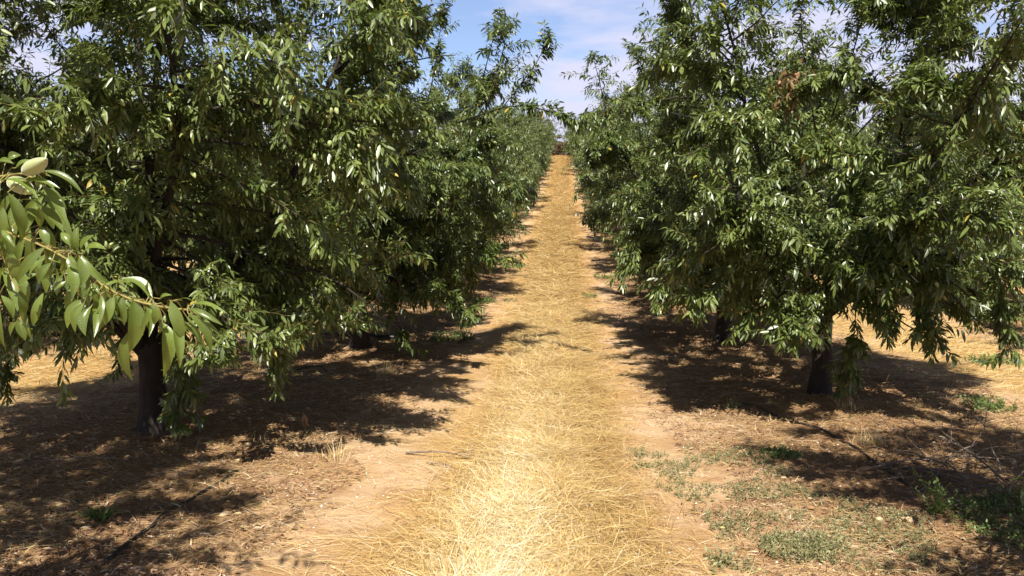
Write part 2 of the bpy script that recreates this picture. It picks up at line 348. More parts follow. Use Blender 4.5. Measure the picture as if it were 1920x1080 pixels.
class Tree: pass
def grow_tree(seed, H=4.7, R=2.4, trunk_h=.75, trunk_r=.105, n_lat=14, n_sh=15, n_lf=22, hi=2, hero=(), whips=12,
              origin=None, keep_out=None, leaf_len=.092, fruit=0, lean=(0, 0), zmin=.45, env=(2.3, .95), elr=(33, 55), bushy=()):
    rng = np.random.default_rng(seed); T = Tree()
    top = np.array([lean[0], lean[1], trunk_h])
    tp = np.array([[0, 0, -.15], [0, 0, 0.03], [lean[0] * .3 + .01, lean[1] * .3, trunk_h * .35], [lean[0] * .7, lean[1] * .7 + .01, trunk_h * .7], [lean[0], lean[1], trunk_h + .05]])
    tr = np.array([trunk_r * 1.8, trunk_r * 1.42, trunk_r * 1.08, trunk_r, trunk_r * .95])
    mb = MB(); tt = np.linspace(0, 1, 14); P_, _ = interp_poly(tp[None], tt[None]); Rr = np.interp(tt, np.linspace(0, 1, 5), tr)
    V, fs = tubes(P_, Rr[None], 14)
    ang = np.arctan2(V[:, 1], V[:, 0]); V[:, :2] *= (1 + .07 * np.sin(ang * 4 + V[:, 2] * 5) + .05 * np.sin(ang * 7 - V[:, 2] * 11))[:, None]
    mb.add(V, fs); T.trunk = mb.mesh('trunk')
    K = 6; az = np.arange(K) * 2 * math.pi / K + rng.normal(0, .2, K) + rng.random() * 6
    el = np.radians(rng.uniform(elr[0], elr[1], K)); D0 = np.stack([np.cos(az) * np.cos(el), np.sin(az) * np.cos(el), np.sin(el)], 1)
    P0 = top + D0 * .02 + rng.normal(0, .02, (K, 3)) - np.array([0, 0, 1]) * rng.uniform(0, .18, (K, 1))
    Ls = (H - trunk_h) * rng.uniform(.86, 1.08, K)
    SC = sweep(P0, D0, Ls, 12, -.28, .07, rng)                   # bends upwards
    # centre leader
    LC = sweep(top[None], np.array([[.1, .05, 1.]]), np.array([(H - trunk_h) * .95]), 12, -.1, .06, rng); SC = np.concatenate([SC, LC])
    az = np.append(az, rng.random() * 6); K += 1
    if keep_out is not None:
        px, py, z = project(SC + origin); bad = ((z > .1) & (px > keep_out[0]) & (px < keep_out[1]) & (py > -40) & (py < 1120)).any(1)
        SC = SC[~bad]; az = az[~bad]; K = len(SC)
    rad = np.linspace(1, .12, 12) ** 1.3 * trunk_r * .5; mb = MB(); V, fs = tubes(SC, np.tile(rad, (K, 1)), 7); mb.add(V, fs)
    # laterals
    t = np.sort(rng.uniform(.10, 1., (K, n_lat)), 1); Pl, Tl = interp_poly(SC, t)
    a = az[:, None] + rng.normal(0, .95, (K, n_lat)); a[-1] = rng.uniform(0, 6.28, n_lat)
    e = np.radians(-5 + 45 * t + rng.normal(0, 13, t.shape)); Dl = np.stack([np.cos(a) * np.cos(e), np.sin(a) * np.cos(e), np.sin(e)], -1)
    hgt = np.clip(Pl[..., 2] / H, 0, 1)
    Ll = (R * .72 * (1 - .62 * hgt ** 1.6)) * rng.uniform(.7, 1.2, t.shape); Ll[-1] *= .9
    dr = rng.uniform(.25, .9, t.shape) * (1.25 - hgt)
    rmx = env[0] + (env[1] - env[0]) * np.clip((Pl[..., 2] / H - .42) / .58, 0, 1.15) ** 1.4
    Ll = np.minimum(Ll, np.maximum(rmx - np.hypot(Pl[..., 0], Pl[..., 1]), .0) + .35)
    P0, D0, L0, dr = Pl.reshape(-1, 3), Dl.reshape(-1, 3), Ll.ravel(), dr.ravel()
    LAT = sweep(P0, D0, L0, 8, dr, .11, rng)
    nb = len(bushy); hero = list(bushy) + list(hero)
    for h in hero:                                                # traced boughs, (n,3) local points resampled to 8
        h = np.asarray(h, float); LAT = np.concatenate([LAT, interp_poly(h[None], np.linspace(0, 1, 8)[None])[0]]); L0 = np.append(L0, np.linalg.norm(np.diff(h, axis=0), axis=1).sum())
    nh = len(hero)
    low = (LAT[:, :, 2] < zmin)
    if nh: low[-nh:] = False
    LAT[:, :, 2] = np.where(low, zmin - .25 * (zmin - LAT[:, :, 2]).clip(0, .6) + .05 * rng.random(LAT.shape[:2]), LAT[:, :, 2])
    def vis(P):
        px, py, z = project(P + origin); return (z > .1) & (px > keep_out[0]) & (px < keep_out[1]) & (py > -60) & (py < 1180)
    if keep_out is not None: k = ~vis(LAT).any(1); LAT = LAT[k]; L0 = L0[k]
    rl = np.linspace(1, .3, 8)[None] * (.006 + .0085 * (L0 / 1.6))[:, None] * np.where(np.arange(len(L0)) >= len(L0) - nh, .6, 1.)[:, None]; zt = np.clip((LAT[:, :, 2] / H - .42) / .58, 0, 1.15); rm = env[0] + (env[1] - env[0]) * zt ** 1.4
    out = np.hypot(LAT[:, :, 0], LAT[:, :, 1]) > rm * 1.05
    if nh: out[-nh:] = False
    LT = LAT.copy()
    for j in range(1, 8): LT[:, j] = np.where(out[:, j:j + 1], LT[:, j - 1] + (LAT[:, j] - LAT[:, j - 1]) * .02, LT[:, j])
    V, fs = tubes(LT, rl, 5); mb.add(V, fs)
    hero_f = np.zeros(len(LAT), bool)
    if nh: hero_f[-nh:] = True
    clipf = hero_f.copy()
    if nb: clipf[len(LAT) - nh:len(LAT) - nh + nb] = False
    # shoots
    M = len(LAT); t = rng.uniform(.12, 1., (M, n_sh)) ** .8; t[:, 0] = .99; Ps, Ts = interp_poly(LAT, t)
    rd = unit(rng.normal(0, 1, Ps.shape)); rd = unit(rd - (rd * Ts).sum(-1, keepdims=True) * Ts)
    Ds = unit(Ts * .75 + rd * rng.uniform(.3, 1.1, t.shape)[..., None] + np.array([0, 0, .28])); Ds[:, 0] = Ts[:, 0]
    Lsh = rng.uniform(.14, .46, t.shape) * np.clip((L0 / 1.2), .6, 1.15)[:, None]
    dsh = rng.uniform(.6, 2.6, t.shape)
    Lsh = np.where(clipf[:, None], np.minimum(Lsh, rng.uniform(.08, .28, Lsh.shape)), Lsh)
    Ps, Ds, Lsh, dsh = Ps.reshape(-1, 3), Ds.reshape(-1, 3), Lsh.ravel(), dsh.ravel(); nl = np.full(len(Ps), n_lf)
    SH = sweep(Ps, Ds, Lsh, 6, dsh, .10, rng)
    nk = max(46, n_lat * 3); tk = rng.uniform(.14, 1., (K, nk)); Pk, Tk = interp_poly(SC, tk); Dk = unit(rng.normal(0, 1, Pk.shape) + Tk * .5 + np.array([0, 0, .3]))
    SH = np.concatenate([SH, sweep(Pk.reshape(-1, 3), Dk.reshape(-1, 3), rng.uniform(.2, .6, K * nk), 6, 1., .12, rng)])
    for h in hero:
        h6 = interp_poly(np.asarray(h, float)[None], np.linspace(.25, 1, 6)[None])[0][0]
        SH = np.concatenate([SH, h6[None], h6[None] + rng.normal(0, .012, (1, 6, 3))])
    if whips:                                                     # upright shoots on the top of the crown
        m = rng.integers(0, K, whips); tw = rng.uniform(.6, 1., (whips, 1)); Pw, _ = interp_poly(SC[m], tw)
        Dw = np.stack([rng.normal(0, .3, whips), rng.normal(0, .3, whips), np.ones(whips)], 1)
        SH = np.concatenate([SH, sweep(Pw[:, 0], Dw, rng.uniform(.5, 1.0, whips), 6, .2, .07, rng)])
    zt = np.clip((SH[:, 4, 2] / H - .42) / .58, 0, 1.15); rmax = env[0] + (env[1] - env[0]) * zt ** 1.4
    rmax = rmax * (1 - .32 * np.clip((1.9 - SH[:, 4, 2]) / 1.2, 0, 1))
    ragged = np.repeat(rng.uniform(.86, 1.12, M), n_sh); ragged = np.append(ragged, np.full(len(SH) - len(ragged), 1.1))
    hf = np.append(np.repeat(hero_f, n_sh), np.zeros(len(SH) - M * n_sh, bool))
    hf &= rng.random(len(SH)) < np.append(np.repeat(np.where(clipf, .66, .9), n_sh), np.ones(len(SH) - M * n_sh)); hf[M * n_sh + K * nk:] |= nh > 0
    fr_ = np.zeros(len(SH), bool); fr_[M * n_sh:M * n_sh + K * nk] = True
    k = ((SH[:, -1, 2] > zmin - .22 * ragged) | (hf & (SH[:, -1, 2] > .08))) & (fr_ | (np.hypot(SH[:, 4, 0], SH[:, 4, 1]) < rmax * ragged) | hf)
    k &= ~(np.append(np.repeat(hero_f, n_sh), np.zeros(len(SH) - M * n_sh, bool)) & ~hf)
    q_ = SH[:, 4] * 2.3 + seed; cl = .5 * vnoise(q_[:, 0] + q_[:, 2] * .6, q_[:, 1] - q_[:, 2] * .7, seed) + .5 * vnoise(q_[:, 0] * .8 - q_[:, 1] * .5, q_[:, 2] * 1.2, seed + 1)
    k &= (cl > .40 - .13 * np.clip((SH[:, 4, 2] - 2.4) / .8, 0, 1)) | hf | (rng.random(len(SH)) < .22)
    SH = SH[k]
    if keep_out is not None: SH = SH[~vis(SH).any(1)]
    rs = np.linspace(1, .45, 6)[None] * np.full((len(SH), 1), .0028)
    mb2 = MB(); V, fs = tubes(SH, rs, 3, False); mb2.add(V, fs)
    T.branches = mb.mesh('branches'); T.twigs = mb2.mesh('twigs')
    # leaves
    M = len(SH); t = (np.arange(n_lf)[None] + rng.random((M, n_lf)) * .8) / n_lf; t = .06 + .94 * t
    Pf, Tf = interp_poly(SH, t)
    ref = np.where(np.abs(Tf[..., 2:3]) > .9, np.array([1., 0, 0]), np.array([0, 0, 1.])); A = unit(np.cross(Tf, ref)); B = np.cross(Tf, A)
    ph = np.arange(n_lf)[None] * 2.4 + rng.random((M, 1)) * 6 + rng.normal(0, .3, (M, n_lf)); Rd = A * np.cos(ph)[..., None] + B * np.sin(ph)[..., None]
    Df = unit(Tf * rng.uniform(.35, .9, (M, n_lf, 1)) + Rd * .85 + np.array([0, 0, -1]) * rng.uniform(.1, .75, (M, n_lf, 1)))
    Nf = unit(np.array([0, 0, 1.]) * .75 + Tf * .35 + Rd * .25 + rng.normal(0, .38, Df.shape))
    Pf, Df, Nf = (q.reshape(-1, 3) for q in (Pf, Df, Nf))
    n = len(Pf); sh_r = np.repeat(rng.random(M), n_lf)
    Ln = leaf_len * rng.uniform(.62, 1.18, n) * np.where(rng.random(n) < .12, .6, 1); Wd = Ln * rng.uniform(.22, .32, n)
    Pf = Pf + Df * .008
    V, fs, uv, k = leaves_geo(Pf, Df, Nf, Ln, Wd, rng, hi)
    rnd = np.clip(.5 + (sh_r - .5) * .5 + rng.normal(0, .2, n), 0, 1); rnd = np.where(rng.random(n) < .008, 2., rnd)
    T.crown = mesh_np('crown', V, fs, np.repeat(rnd, k), hi is not False); T.SH = SH; T.rng = rng; T.R = R; T.n = n
    # places where almonds can hang: outer lower halves of the shoots
    T.fruit = []
    if fruit:
        cand = rng.permutation(M)
        for c in cand:
            p = SH[c, 2]
            if origin is not None:
                px, py, z = project(p + origin)
                if not (20 < px < 1900 and 0 < py < 640): continue
                if np.linalg.norm((p + origin)[:2]) > np.linalg.norm(origin[:2]) - .2 * R - .3: continue
            T.fruit.append(p - unit((p + origin) * np.array([1, 1, 0])) * .10)
            if len(T.fruit) >= fruit: break
    return T

def almond_mesh(name, s=1.):
    nu, nv = 14, 12; V = []
    for j in range(nv + 1):
        v = j / nv; r = .0145 * math.sin(math.pi * v) ** .62 * (1.12 - .45 * v)
        for i in range(nu):
            a = 2 * math.pi * i / nu; sd_ = 1 + .04 * math.cos(a - .5)
            V.append((r * math.cos(a) * sd_, r * math.sin(a) * .78, (v - .0) * .043))
    V = np.array(V) * s; idx = np.arange(len(V)).reshape(nv + 1, nu); a = idx[:-1]; b = idx[1:]
    F = np.stack([a, np.roll(a, -1, 1), np.roll(b, -1, 1), b], -1).reshape(-1, 4)
    rnd = np.clip(np.linspace(.2, .9, nv + 1)[:, None] + .15 * np.sin(np.arange(nu) * 1.3), 0, 1).ravel()
    return mesh_np(name, V, [F], rnd, True)
ME_ALM = almond_mesh('almond')

def place_tree(T, x, y, rz, sc, label, group, cat='almond tree', z=None):
    e = bpy.data.objects.new('almond_tree', None); C.objects.link(e); e.empty_display_size = .3
    e.location = (x, y, float(base_z(x, y)) + .03); e.rotation_euler = (0, 0, rz); e.scale = (sc[0], sc[0], sc[1])
    tag(e, label, cat, group)
    link('trunk', T.trunk, M_BARK, e); link('branches', T.branches, M_BARK, e); link('twigs', T.twigs, M_TWIG, e); link('crown', T.crown, M_LEAF, e)
    return e
def add_fruit(T, e, s=1.15):
    rng = T.rng
    for p in T.fruit:
        for q in range(1 if rng.random() < .55 else 2):
            o = link('almond', ME_ALM, M_ALMOND, e); o.location = Vector(p) + Vector(rng.normal(0, .018, 3)) - Vector((0, 0, .02))
            o.rotation_euler = (math.pi + rng.normal(0, .6), rng.normal(0, .6), rng.random() * 6); o.scale = (s, s, s)

def org(px, py): p = gpt(px, py); return np.array([p[0], p[1], float(base_z(p[0], p[1])) + .03])
def loc_pts(o, pts): return [at(px, py, d) - o for px, py, d in pts]

G_L, G_R = 'almond trees of the row left of the path', 'almond trees of the row right of the path'
oL1, oL2, oR1, oR2 = org(290, 812), org(675, 652), org(1537, 738), org(1355, 640)
print('trunks', oL1, oL2, oR1, oR2)
DENSE = dict(n_lat=32, n_sh=29, n_lf=30)
L1 = grow_tree(11, 5.3, 2.15, .72, .095, origin=oL1, env=(2.4, 2.0), fruit=48, zmin=.90, leaf_len=.082, whips=18, **DENSE,
     bushy=[loc_pts(oL1, q) for q in ([(260, 300, 6.4), (170, 150, 6.3), (90, 60, 6.2), (50, -40, 6.2)], [(330, 250, 6.3), (330, 130, 6.), (350, 40, 5.9), (340, -60, 5.9)], [(300, 260, 6.2), (230, 120, 5.8), (220, 30, 5.7), (230, -50, 5.6)], [(420, 250, 6.), (520, 150, 5.8), (580, 60, 5.8), (600, -40, 5.8)], [(250, 350, 6.), (120, 260, 5.6), (60, 220, 5.5), (0, 230, 5.4)], [(350, 330, 6.), (440, 230, 5.6), (500, 200, 5.3), (560, 230, 5.2)])],
     hero=[loc_pts(oL1, [(330, 560, 6.2), (345, 640, 5.8), (345, 720, 5.6), (325, 795, 5.5)]),
           loc_pts(oL1, [(470, 440, 6.2), (520, 520, 5.9), (530, 600, 5.8), (518, 700, 5.8)]),
           loc_pts(oL1, [(200, 500, 6.5), (60, 560, 6.2), (20, 640, 5.9), (10, 710, 5.7)]),
           loc_pts(oL1, [(240, 500, 6.8), (235, 600, 6.9), (225, 690, 6.9)]),
           loc_pts(oL1, [(250, 250, 5.6), (420, 330, 5.0), (560, 400, 4.8), (620, 470, 4.8)])])
e = place_tree(L1, oL1[0], oL1[1], 0, (1, 1), 'big almond tree with bare dark trunk, nearest whole tree left of the straw path', G_L); add_fruit(L1, e)
L2 = grow_tree(23, 4.8, 1.9, .7, .105, origin=oL2, fruit=20, zmin=.70, leaf_len=.094, whips=16, **DENSE,
     hero=[loc_pts(oL2, [(860, 230, 10.2), (960, 195, 9.3), (1030, 208, 8.8), (1092, 222, 8.6)]),
           loc_pts(oL2, [(900, 250, 10.2), (960, 180, 9.6), (1005, 120, 9.4), (1030, 72, 9.3)]),
           loc_pts(oL2, [(870, 300, 10.4), (895, 190, 10.2), (915, 110, 10.1), (932, 40, 10.1)]),
           loc_pts(oL2, [(800, 200, 10.5), (815, 130, 10.4), (825, 60, 10.3), (830, 15, 10.3)]),
           loc_pts(oL2, [(760, 480, 9.8), (820, 540, 9.3), (850, 565, 9.1), (888, 590, 9.0)]),
           loc_pts(oL2, [(800, 440, 10), (870, 470, 9.6), (910, 480, 9.5), (955, 485, 9.4)]),
           loc_pts(oL2, [(715, 520, 10.2), (740, 590, 9.8), (760, 640, 9.6), (772, 672, 9.5)])])
e = place_tree(L2, oL2[0], oL2[1], 0, (1, 1), 'second almond tree left of the path, its long boughs arching against the sky', G_L); add_fruit(L2, e)
Rr1 = grow_tree(37, 5.2, 1.9, .8, .085, origin=oR1, env=(2.1, 1.15), zmin=.95, fruit=16, leaf_len=.086, whips=18, **DENSE,
     bushy=[loc_pts(oR1, q) for q in ([(1500, 250, 7.6), (1450, 140, 7.5), (1420, 50, 7.5), (1400, -30, 7.4)], [(1530, 250, 7.6), (1510, 120, 7.4), (1500, 40, 7.4), (1510, -50, 7.4)], [(1560, 220, 7.6), (1600, 100, 7.4), (1620, 20, 7.4), (1600, -60, 7.4)], [(1600, 260, 7.4), (1690, 160, 7.2), (1760, 60, 7.1), (1800, 15, 7.1)], [(1650, 300, 7.4), (1780, 220, 7.1), (1850, 130, 7.0), (1910, 60, 7.)], [(1450, 330, 7.3), (1380, 250, 7.1), (1340, 230, 7.), (1310, 260, 6.9)])],
     hero=[loc_pts(oR1, [(1600, 540, 7.4), (1605, 600, 7.2), (1595, 660, 7.1), (1580, 722, 7.1)]),
           loc_pts(oR1, [(1420, 430, 7.2), (1370, 500, 6.8), (1330, 545, 6.6), (1310, 560, 6.6)]),
           loc_pts(oR1, [(1450, 500, 7), (1450, 560, 6.6), (1470, 600, 6.5), (1500, 640, 6.5)]),
           loc_pts(oR1, [(1650, 440, 7), (1700, 480, 6.7), (1740, 560, 6.5), (1745, 640, 6.5)]),
           loc_pts(oR1, [(1750, 400, 7), (1840, 450, 6.7), (1880, 540, 6.5), (1885, 660, 6.5)])])
e = place_tree(Rr1, oR1[0], oR1[1], 0, (1, 1), 'big almond tree right of the straw path with a withered brown cluster high up', G_R); add_fruit(Rr1, e); eR1 = e
R2_ = grow_tree(41, 4.7, 1.8, .8, .095, origin=oR2, env=(2.1, .6), zmin=.95, fruit=0, leaf_len=.090, whips=10, **DENSE,
     hero=[loc_pts(oR2, [(1290, 260, 11), (1235, 190, 10.5), (1205, 130, 10.4), (1184, 80, 10.3)]),
           loc_pts(oR2, [(1345, 200, 11), (1343, 100, 10.6), (1345, 30, 10.6), (1342, -40, 10.6)]),
           loc_pts(oR2, [(1250, 380, 10.6), (1200, 440, 10.3), (1185, 480, 10.2), (1170, 515, 10.2)])])
place_tree(R2_, oR2[0], oR2[1], 0, (1, 1), 'second almond tree right of the path, thin upright shoots against the sky', G_R)

# variants shared by the rest of the orchard
VAR = [grow_tree(100 + k, 4.6, 2.0, .68, .095, env=(2.5, 1.0), n_lat=23, n_sh=21, n_lf=20, hi=False, leaf_len=.10, whips=9, zmin=[.6, .75, .8, .65][k]) for k in range(4)]
rr = random.Random(5)
ORD = ['first', 'second', 'third', 'fourth', 'fifth', 'sixth', 'seventh', 'eighth', 'ninth', 'tenth', 'eleventh', 'twelfth', 'thirteenth',
       'fourteenth', 'fifteenth', 'sixteenth', 'seventeenth', 'eighteenth', 'nineteenth', 'twentieth', 'twenty-first', 'twenty-second']
def row(x, ys, side, first, rowword, group, jx=.15):
    for k, y in enumerate(ys):
        T = VAR[rr.randrange(4)]
        n = first + k; yy = y + rr.uniform(-.2, .2)
        lab = '%s almond tree from the camera in the %s' % (ORD[n], rowword)
        place_tree(T, x + rr.uniform(-jx, jx), yy, rr.uniform(0, 6.28), (rr.uniform(.94, 1.08), rr.uniform(.92, 1.08)), lab, group)
row(-3.02, [15.7 + 4.35 * k for k in range(17)], 'left', 2, 'row left of the straw path', G_L)
row(2.56, [16.2 + 4.35 * k for k in range(17)], 'right', 2, 'row right of the straw path', G_R)
row(-8.9, [9.2 + 4.4 * k for k in range(7)], 'left', 0, 'second row left of the path', 'almond trees of the second row on the left')
row(8.3, [10.2 + 4.4 * k for k in range(7)], 'right', 0, 'second row right of the path', 'almond trees of the second row on the right')
row(-14.6, [15.2 + 4.4 * k for k in range(5)], 'left', 0, 'third row left of the path', 'almond trees of the third row on the left')
row(14.0, [17.2 + 4.4 * k for k in range(5)], 'right', 0, 'third row right of the path', 'almond trees of the third row on the right')

M_SCRUB = leaf_mat('dry scrub leaves', (.10, .065, .03), (.24, .16, .08), (.2, .15, .08), .6, .1)
SCR = grow_tree(200, 3.0, 1.6, .3, .06, env=(1.9, 1.2), n_lat=18, n_sh=14, n_lf=18, hi=False, leaf_len=.22, whips=2, zmin=.2)
for k, (x, y, sc, lab) in enumerate([(-.9, 99, 1.0, 'brown scrub bush directly beyond the end of the path'), (1.6, 101, .85, 'lower brown scrub bush just right of the path end'), (-4.2, 102, 1.1, 'brown scrub bush beyond the end of the left row'), (5., 103, 1.1, 'brown scrub bush beyond the end of the right row')]):
    eb = bpy.data.objects.new('scrub_bush', None); C.objects.link(eb); eb.location = (x, y, float(base_z(x, y))); eb.scale = (sc,) * 3; eb.rotation_euler = (0, 0, k * 1.7); tag(eb, lab, 'bush')
    link('branches', SCR.branches, M_BARK, eb); link('crown', SCR.crown, M_SCRUB, eb)

# the two trees beside the camera: trunks outside the frame, their shade and one bough inside it
oL0 = np.array([-3.25, 1.5, float(base_z(0, 1.5)) + .03]); oR0 = np.array([2.9, 2.45, float(base_z(0, 2.45)) + .03])
L0 = grow_tree(51, 4.6, 2.3, .7, .10, origin=oL0, keep_out=(-60, 1980), elr=(56, 72), n_lat=18, n_sh=18, n_lf=18)
eL0 = place_tree(L0, oL0[0], oL0[1], 0, (1, 1), 'almond tree at the left edge, its bough of large leaves hanging close to the camera', G_L)
R0 = grow_tree(53, 4.4, 2.1, .7, .10, origin=oR0, keep_out=(-60, 1900), elr=(56, 72), env=(2.3, 1.6), n_lat=20, n_sh=20, n_lf=18)
place_tree(R0, oR0[0], oR0[1], 0, (1, 1), 'almond tree at the right edge, mostly outside the picture, shading the ground by the brush', G_R)

# ------------------------------------------------------------------ ground cover
def blades(P, az, tilt, Ln, Wd, roll):
    """thin flat strips; two quads bent slightly"""
    D = np.stack([np.cos(az) * np.cos(tilt), np.sin(az) * np.cos(tilt), np.sin(tilt)], 1)
    A = unit(np.cross(D, np.array([0, 0, 1.]))); U = np.cross(A, D); A = A * np.cos(roll)[:, None] + U * np.sin(roll)[:, None]
    w = (Wd * .5)[:, None]; l = Ln[:, None]
    mid = P + D * l * .5 + U * l * .04; end = P + D * l
    V = np.stack([P - A * w, P + A * w, mid + A * w, mid - A * w, end + A * w * .4, end - A * w * .4], 1)
    n = len(P); off = (np.arange(n) * 6)[:, None, None]
    F = (np.array([[0, 1, 2, 3], [3, 2, 4, 5]])[None] + off).reshape(-1, 4)
    return V.reshape(-1, 3), F
def scatter(rng, n, x0, x1, y0, y1, p=1.6):
    """more points near the camera"""
    u = rng.random(n); y = y0 * (y1 / y0) ** (u ** p); x = rng.uniform(x0, x1, n); return x, y
def make_blades(name, label, cat, rng, x, y, mat, Lr, Wr, azf, tiltf, rndf, lift=.012):
    n = len(x); d = np.hypot(x, y); P = np.stack([x, y, ground(x, y) + rng.random(n) * lift], 1)
    k = np.clip(d / 6, 1, 4); Ln = rng.uniform(*Lr, n) * np.sqrt(k); Wd = rng.uniform(*Wr, n) * k
    V, F = blades(P, azf(n, x, y), tiltf(n), Ln, Wd, rng.uniform(-.5, .5, n))
    o = link(name, mesh_np(name, V, [F], np.repeat(rndf(n, x, y), 6)), mat); tag(o, label, cat, kind='stuff')
g = np.random.default_rng(7)
# straw over the alley middle
x = np.concatenate([g.normal(XC + .13, .27, 115000), g.normal(XC, .38, 60000), g.normal(XC, .45, 40000)]); y = np.concatenate([3.0 * (15 / 3.) ** (g.random(115000) ** 1.25), g.uniform(12, 40, 60000), g.uniform(38, 97, 40000)])
pale = lambda x, y: np.exp(-((x - (XC - .06)) / .22) ** 2) * np.clip((8.5 - y) / 5, 0, 1)
make_blades('mown_straw', 'mown golden straw lying thick along the middle of the path', 'straw', g, x, y, M_STRAW, (.06, .24), (.0014, .0032),
            lambda n, x, y: g.choice([0, 1.45, 2.6, 1.9], n, p=[.3, .3, .2, .2]) + g.normal(0, .45, n) + math.pi * g.integers(0, 2, n), lambda n: np.abs(g.normal(.05, .13, n)),
            lambda n, x, y: np.clip(g.normal(.40, .24, n) - .16 * np.clip((x - .0) / .3, 0, 1) * (vnoise(x * 3, y * 3, 5) > .3) + .45 * pale(x, y), 0, 1), .03)
# stubble standing in the pale strip
x = g.normal(XC - .06, .16, 9000) ; y = 3.0 * (12 / 3.) ** (g.random(9000) ** 1.9)
make_blades('stubble', 'pale stubble standing and leaning in the middle strip of the path', 'stubble', g, x, y, M_STRAW, (.04, .12), (.0014, .0028),
            lambda n, x, y: g.uniform(0, 6.28, n), lambda n: g.uniform(.0, .8, n), lambda n, x, y: np.clip(g.normal(.85, .14, n), 0, 1))
# thin straw scattered everywhere between the trees
x, y = scatter(g, 90000, -7, 6, 3.0, 26, 1.2)
keep = (vnoise(x * 1.3, y * 1.3, 21) > .42); x, y = x[keep], y[keep]
make_blades('loose_straw', 'thin dry grass stems scattered over the bare orange soil', 'dry grass', g, x, y, M_STRAW, (.04, .2), (.0010, .0022),
            lambda n, x, y: g.normal(0, .7, n) + math.pi * g.integers(0, 2, n), lambda n: np.abs(g.normal(.02, .08, n)), lambda n, x, y: np.clip(g.normal(.5, .28, n), 0, 1))
# straw in the neighbouring alleys
x = np.concatenate([g.normal(XC - ALLEY, .9, 26000), g.normal(XC + ALLEY, .9, 26000)]); y = g.uniform(6, 26, 52000)
make_blades('alley_straw', 'golden straw in the neighbouring alleys beyond the tree rows', 'straw', g, x, y, M_STRAW, (.06, .2), (.0014, .003),
            lambda n, x, y: g.normal(0, .8, n), lambda n: np.abs(g.normal(.05, .15, n)), lambda n, x, y: np.clip(g.normal(.5, .2, n), 0, 1))
# litter under the trees
x, y = scatter(g, 190000, -7, 6, 3.0, 20, 1.15); keep = (alley(x) + .8 * (vnoise(x * 2, y * 2, 9) - .5) > 1.2); x, y = x[keep], y[keep]
make_blades('leaf_litter', 'reddish brown litter of dry leaves and stalks under the trees', 'litter', g, x, y, M_LITTER, (.02, .085), (.0018, .006),
            lambda n, x, y: g.uniform(0, 6.28, n), lambda n: g.normal(.05, .18, n), lambda n, x, y: np.clip(g.normal(.45, .26, n), 0, 1))
x, y = scatter(g, 16000, -7, 6, 3.0, 16, 1.2); keep = alley(x) + .8 * (vnoise(x * 2, y * 2, 9) - .5) > 1.1; x, y = x[keep], y[keep]; n = len(x); az_ = g.random(n) * 6.28
Ln = g.uniform(.015, .05, n); V, fs, uv, k = leaves_geo(np.stack([x, y, ground(x, y) + .006 + .01 * g.random(n)], 1), np.stack([np.cos(az_), np.sin(az_), g.normal(.05, .15, n)], 1), unit(np.stack([g.normal(0, .35, n), g.normal(0, .35, n), np.ones(n)], 1)), Ln, Ln * .34, g, 2, .1, .7)
M_FALLEN = attr_mat('fallen leaves', [(0, (.11, .05, .03)), (.5, (.30, .17, .09)), (.85, (.56, .42, .25)), (1, (.38, .36, .12))], .65)
tag(link('fallen_leaves', mesh_np('fallen_leaves', V, fs, np.repeat(g.random(n), k)), M_FALLEN), 'curled dry almond leaves fallen on the soil under the trees', 'leaves', kind='stuff')
# gravel and clods
def rocks(P, r, rng):
    base = np.array([[1, 0, 0], [-1, 0, 0], [0, 1, 0], [0, -1, 0], [0, 0, 1], [0, 0, -1]], float)
    n = len(P); V = base[None] * rng.uniform(.55, 1.2, (n, 6, 3)) + rng.normal(0, .16, (n, 6, 3)); th = rng.random(n) * 6.28
    c, s = np.cos(th)[:, None], np.sin(th)[:, None]; X = V[..., 0] * c - V[..., 1] * s; Y = V[..., 0] * s + V[..., 1] * c
    V = np.stack([X, Y, V[..., 2] * .6], -1) * r[:, None, None] + P[:, None]
    F = np.array([[0, 2, 4], [2, 1, 4], [1, 3, 4], [3, 0, 4], [2, 0, 5], [1, 2, 5], [3, 1, 5], [0, 3, 5]])
    return V.reshape(-1, 3), (F[None] + (np.arange(n) * 6)[:, None, None]).reshape(-1, 3)
x, y = scatter(g, 46000, -7, 6, 3.0, 18, 1.3); keep = (alley(x) > .75); x, y = x[keep], y[keep]; n = len(x)
r = .003 + .006 * g.random(n) ** 3 + .016 * (g.random(n) < .06) * g.random(n)
V, F = rocks(np.stack([x, y, ground(x, y) + r * .2], 1), r, g)
tag(link('gravel', mesh_np('gravel', V, [F], np.repeat(np.where((g.random(n) < .24) & (r < .009), 1., g.random(n) * .8), 6)), M_GRAVEL), 'small pale stones and clods scattered on the soil', 'gravel', kind='stuff')

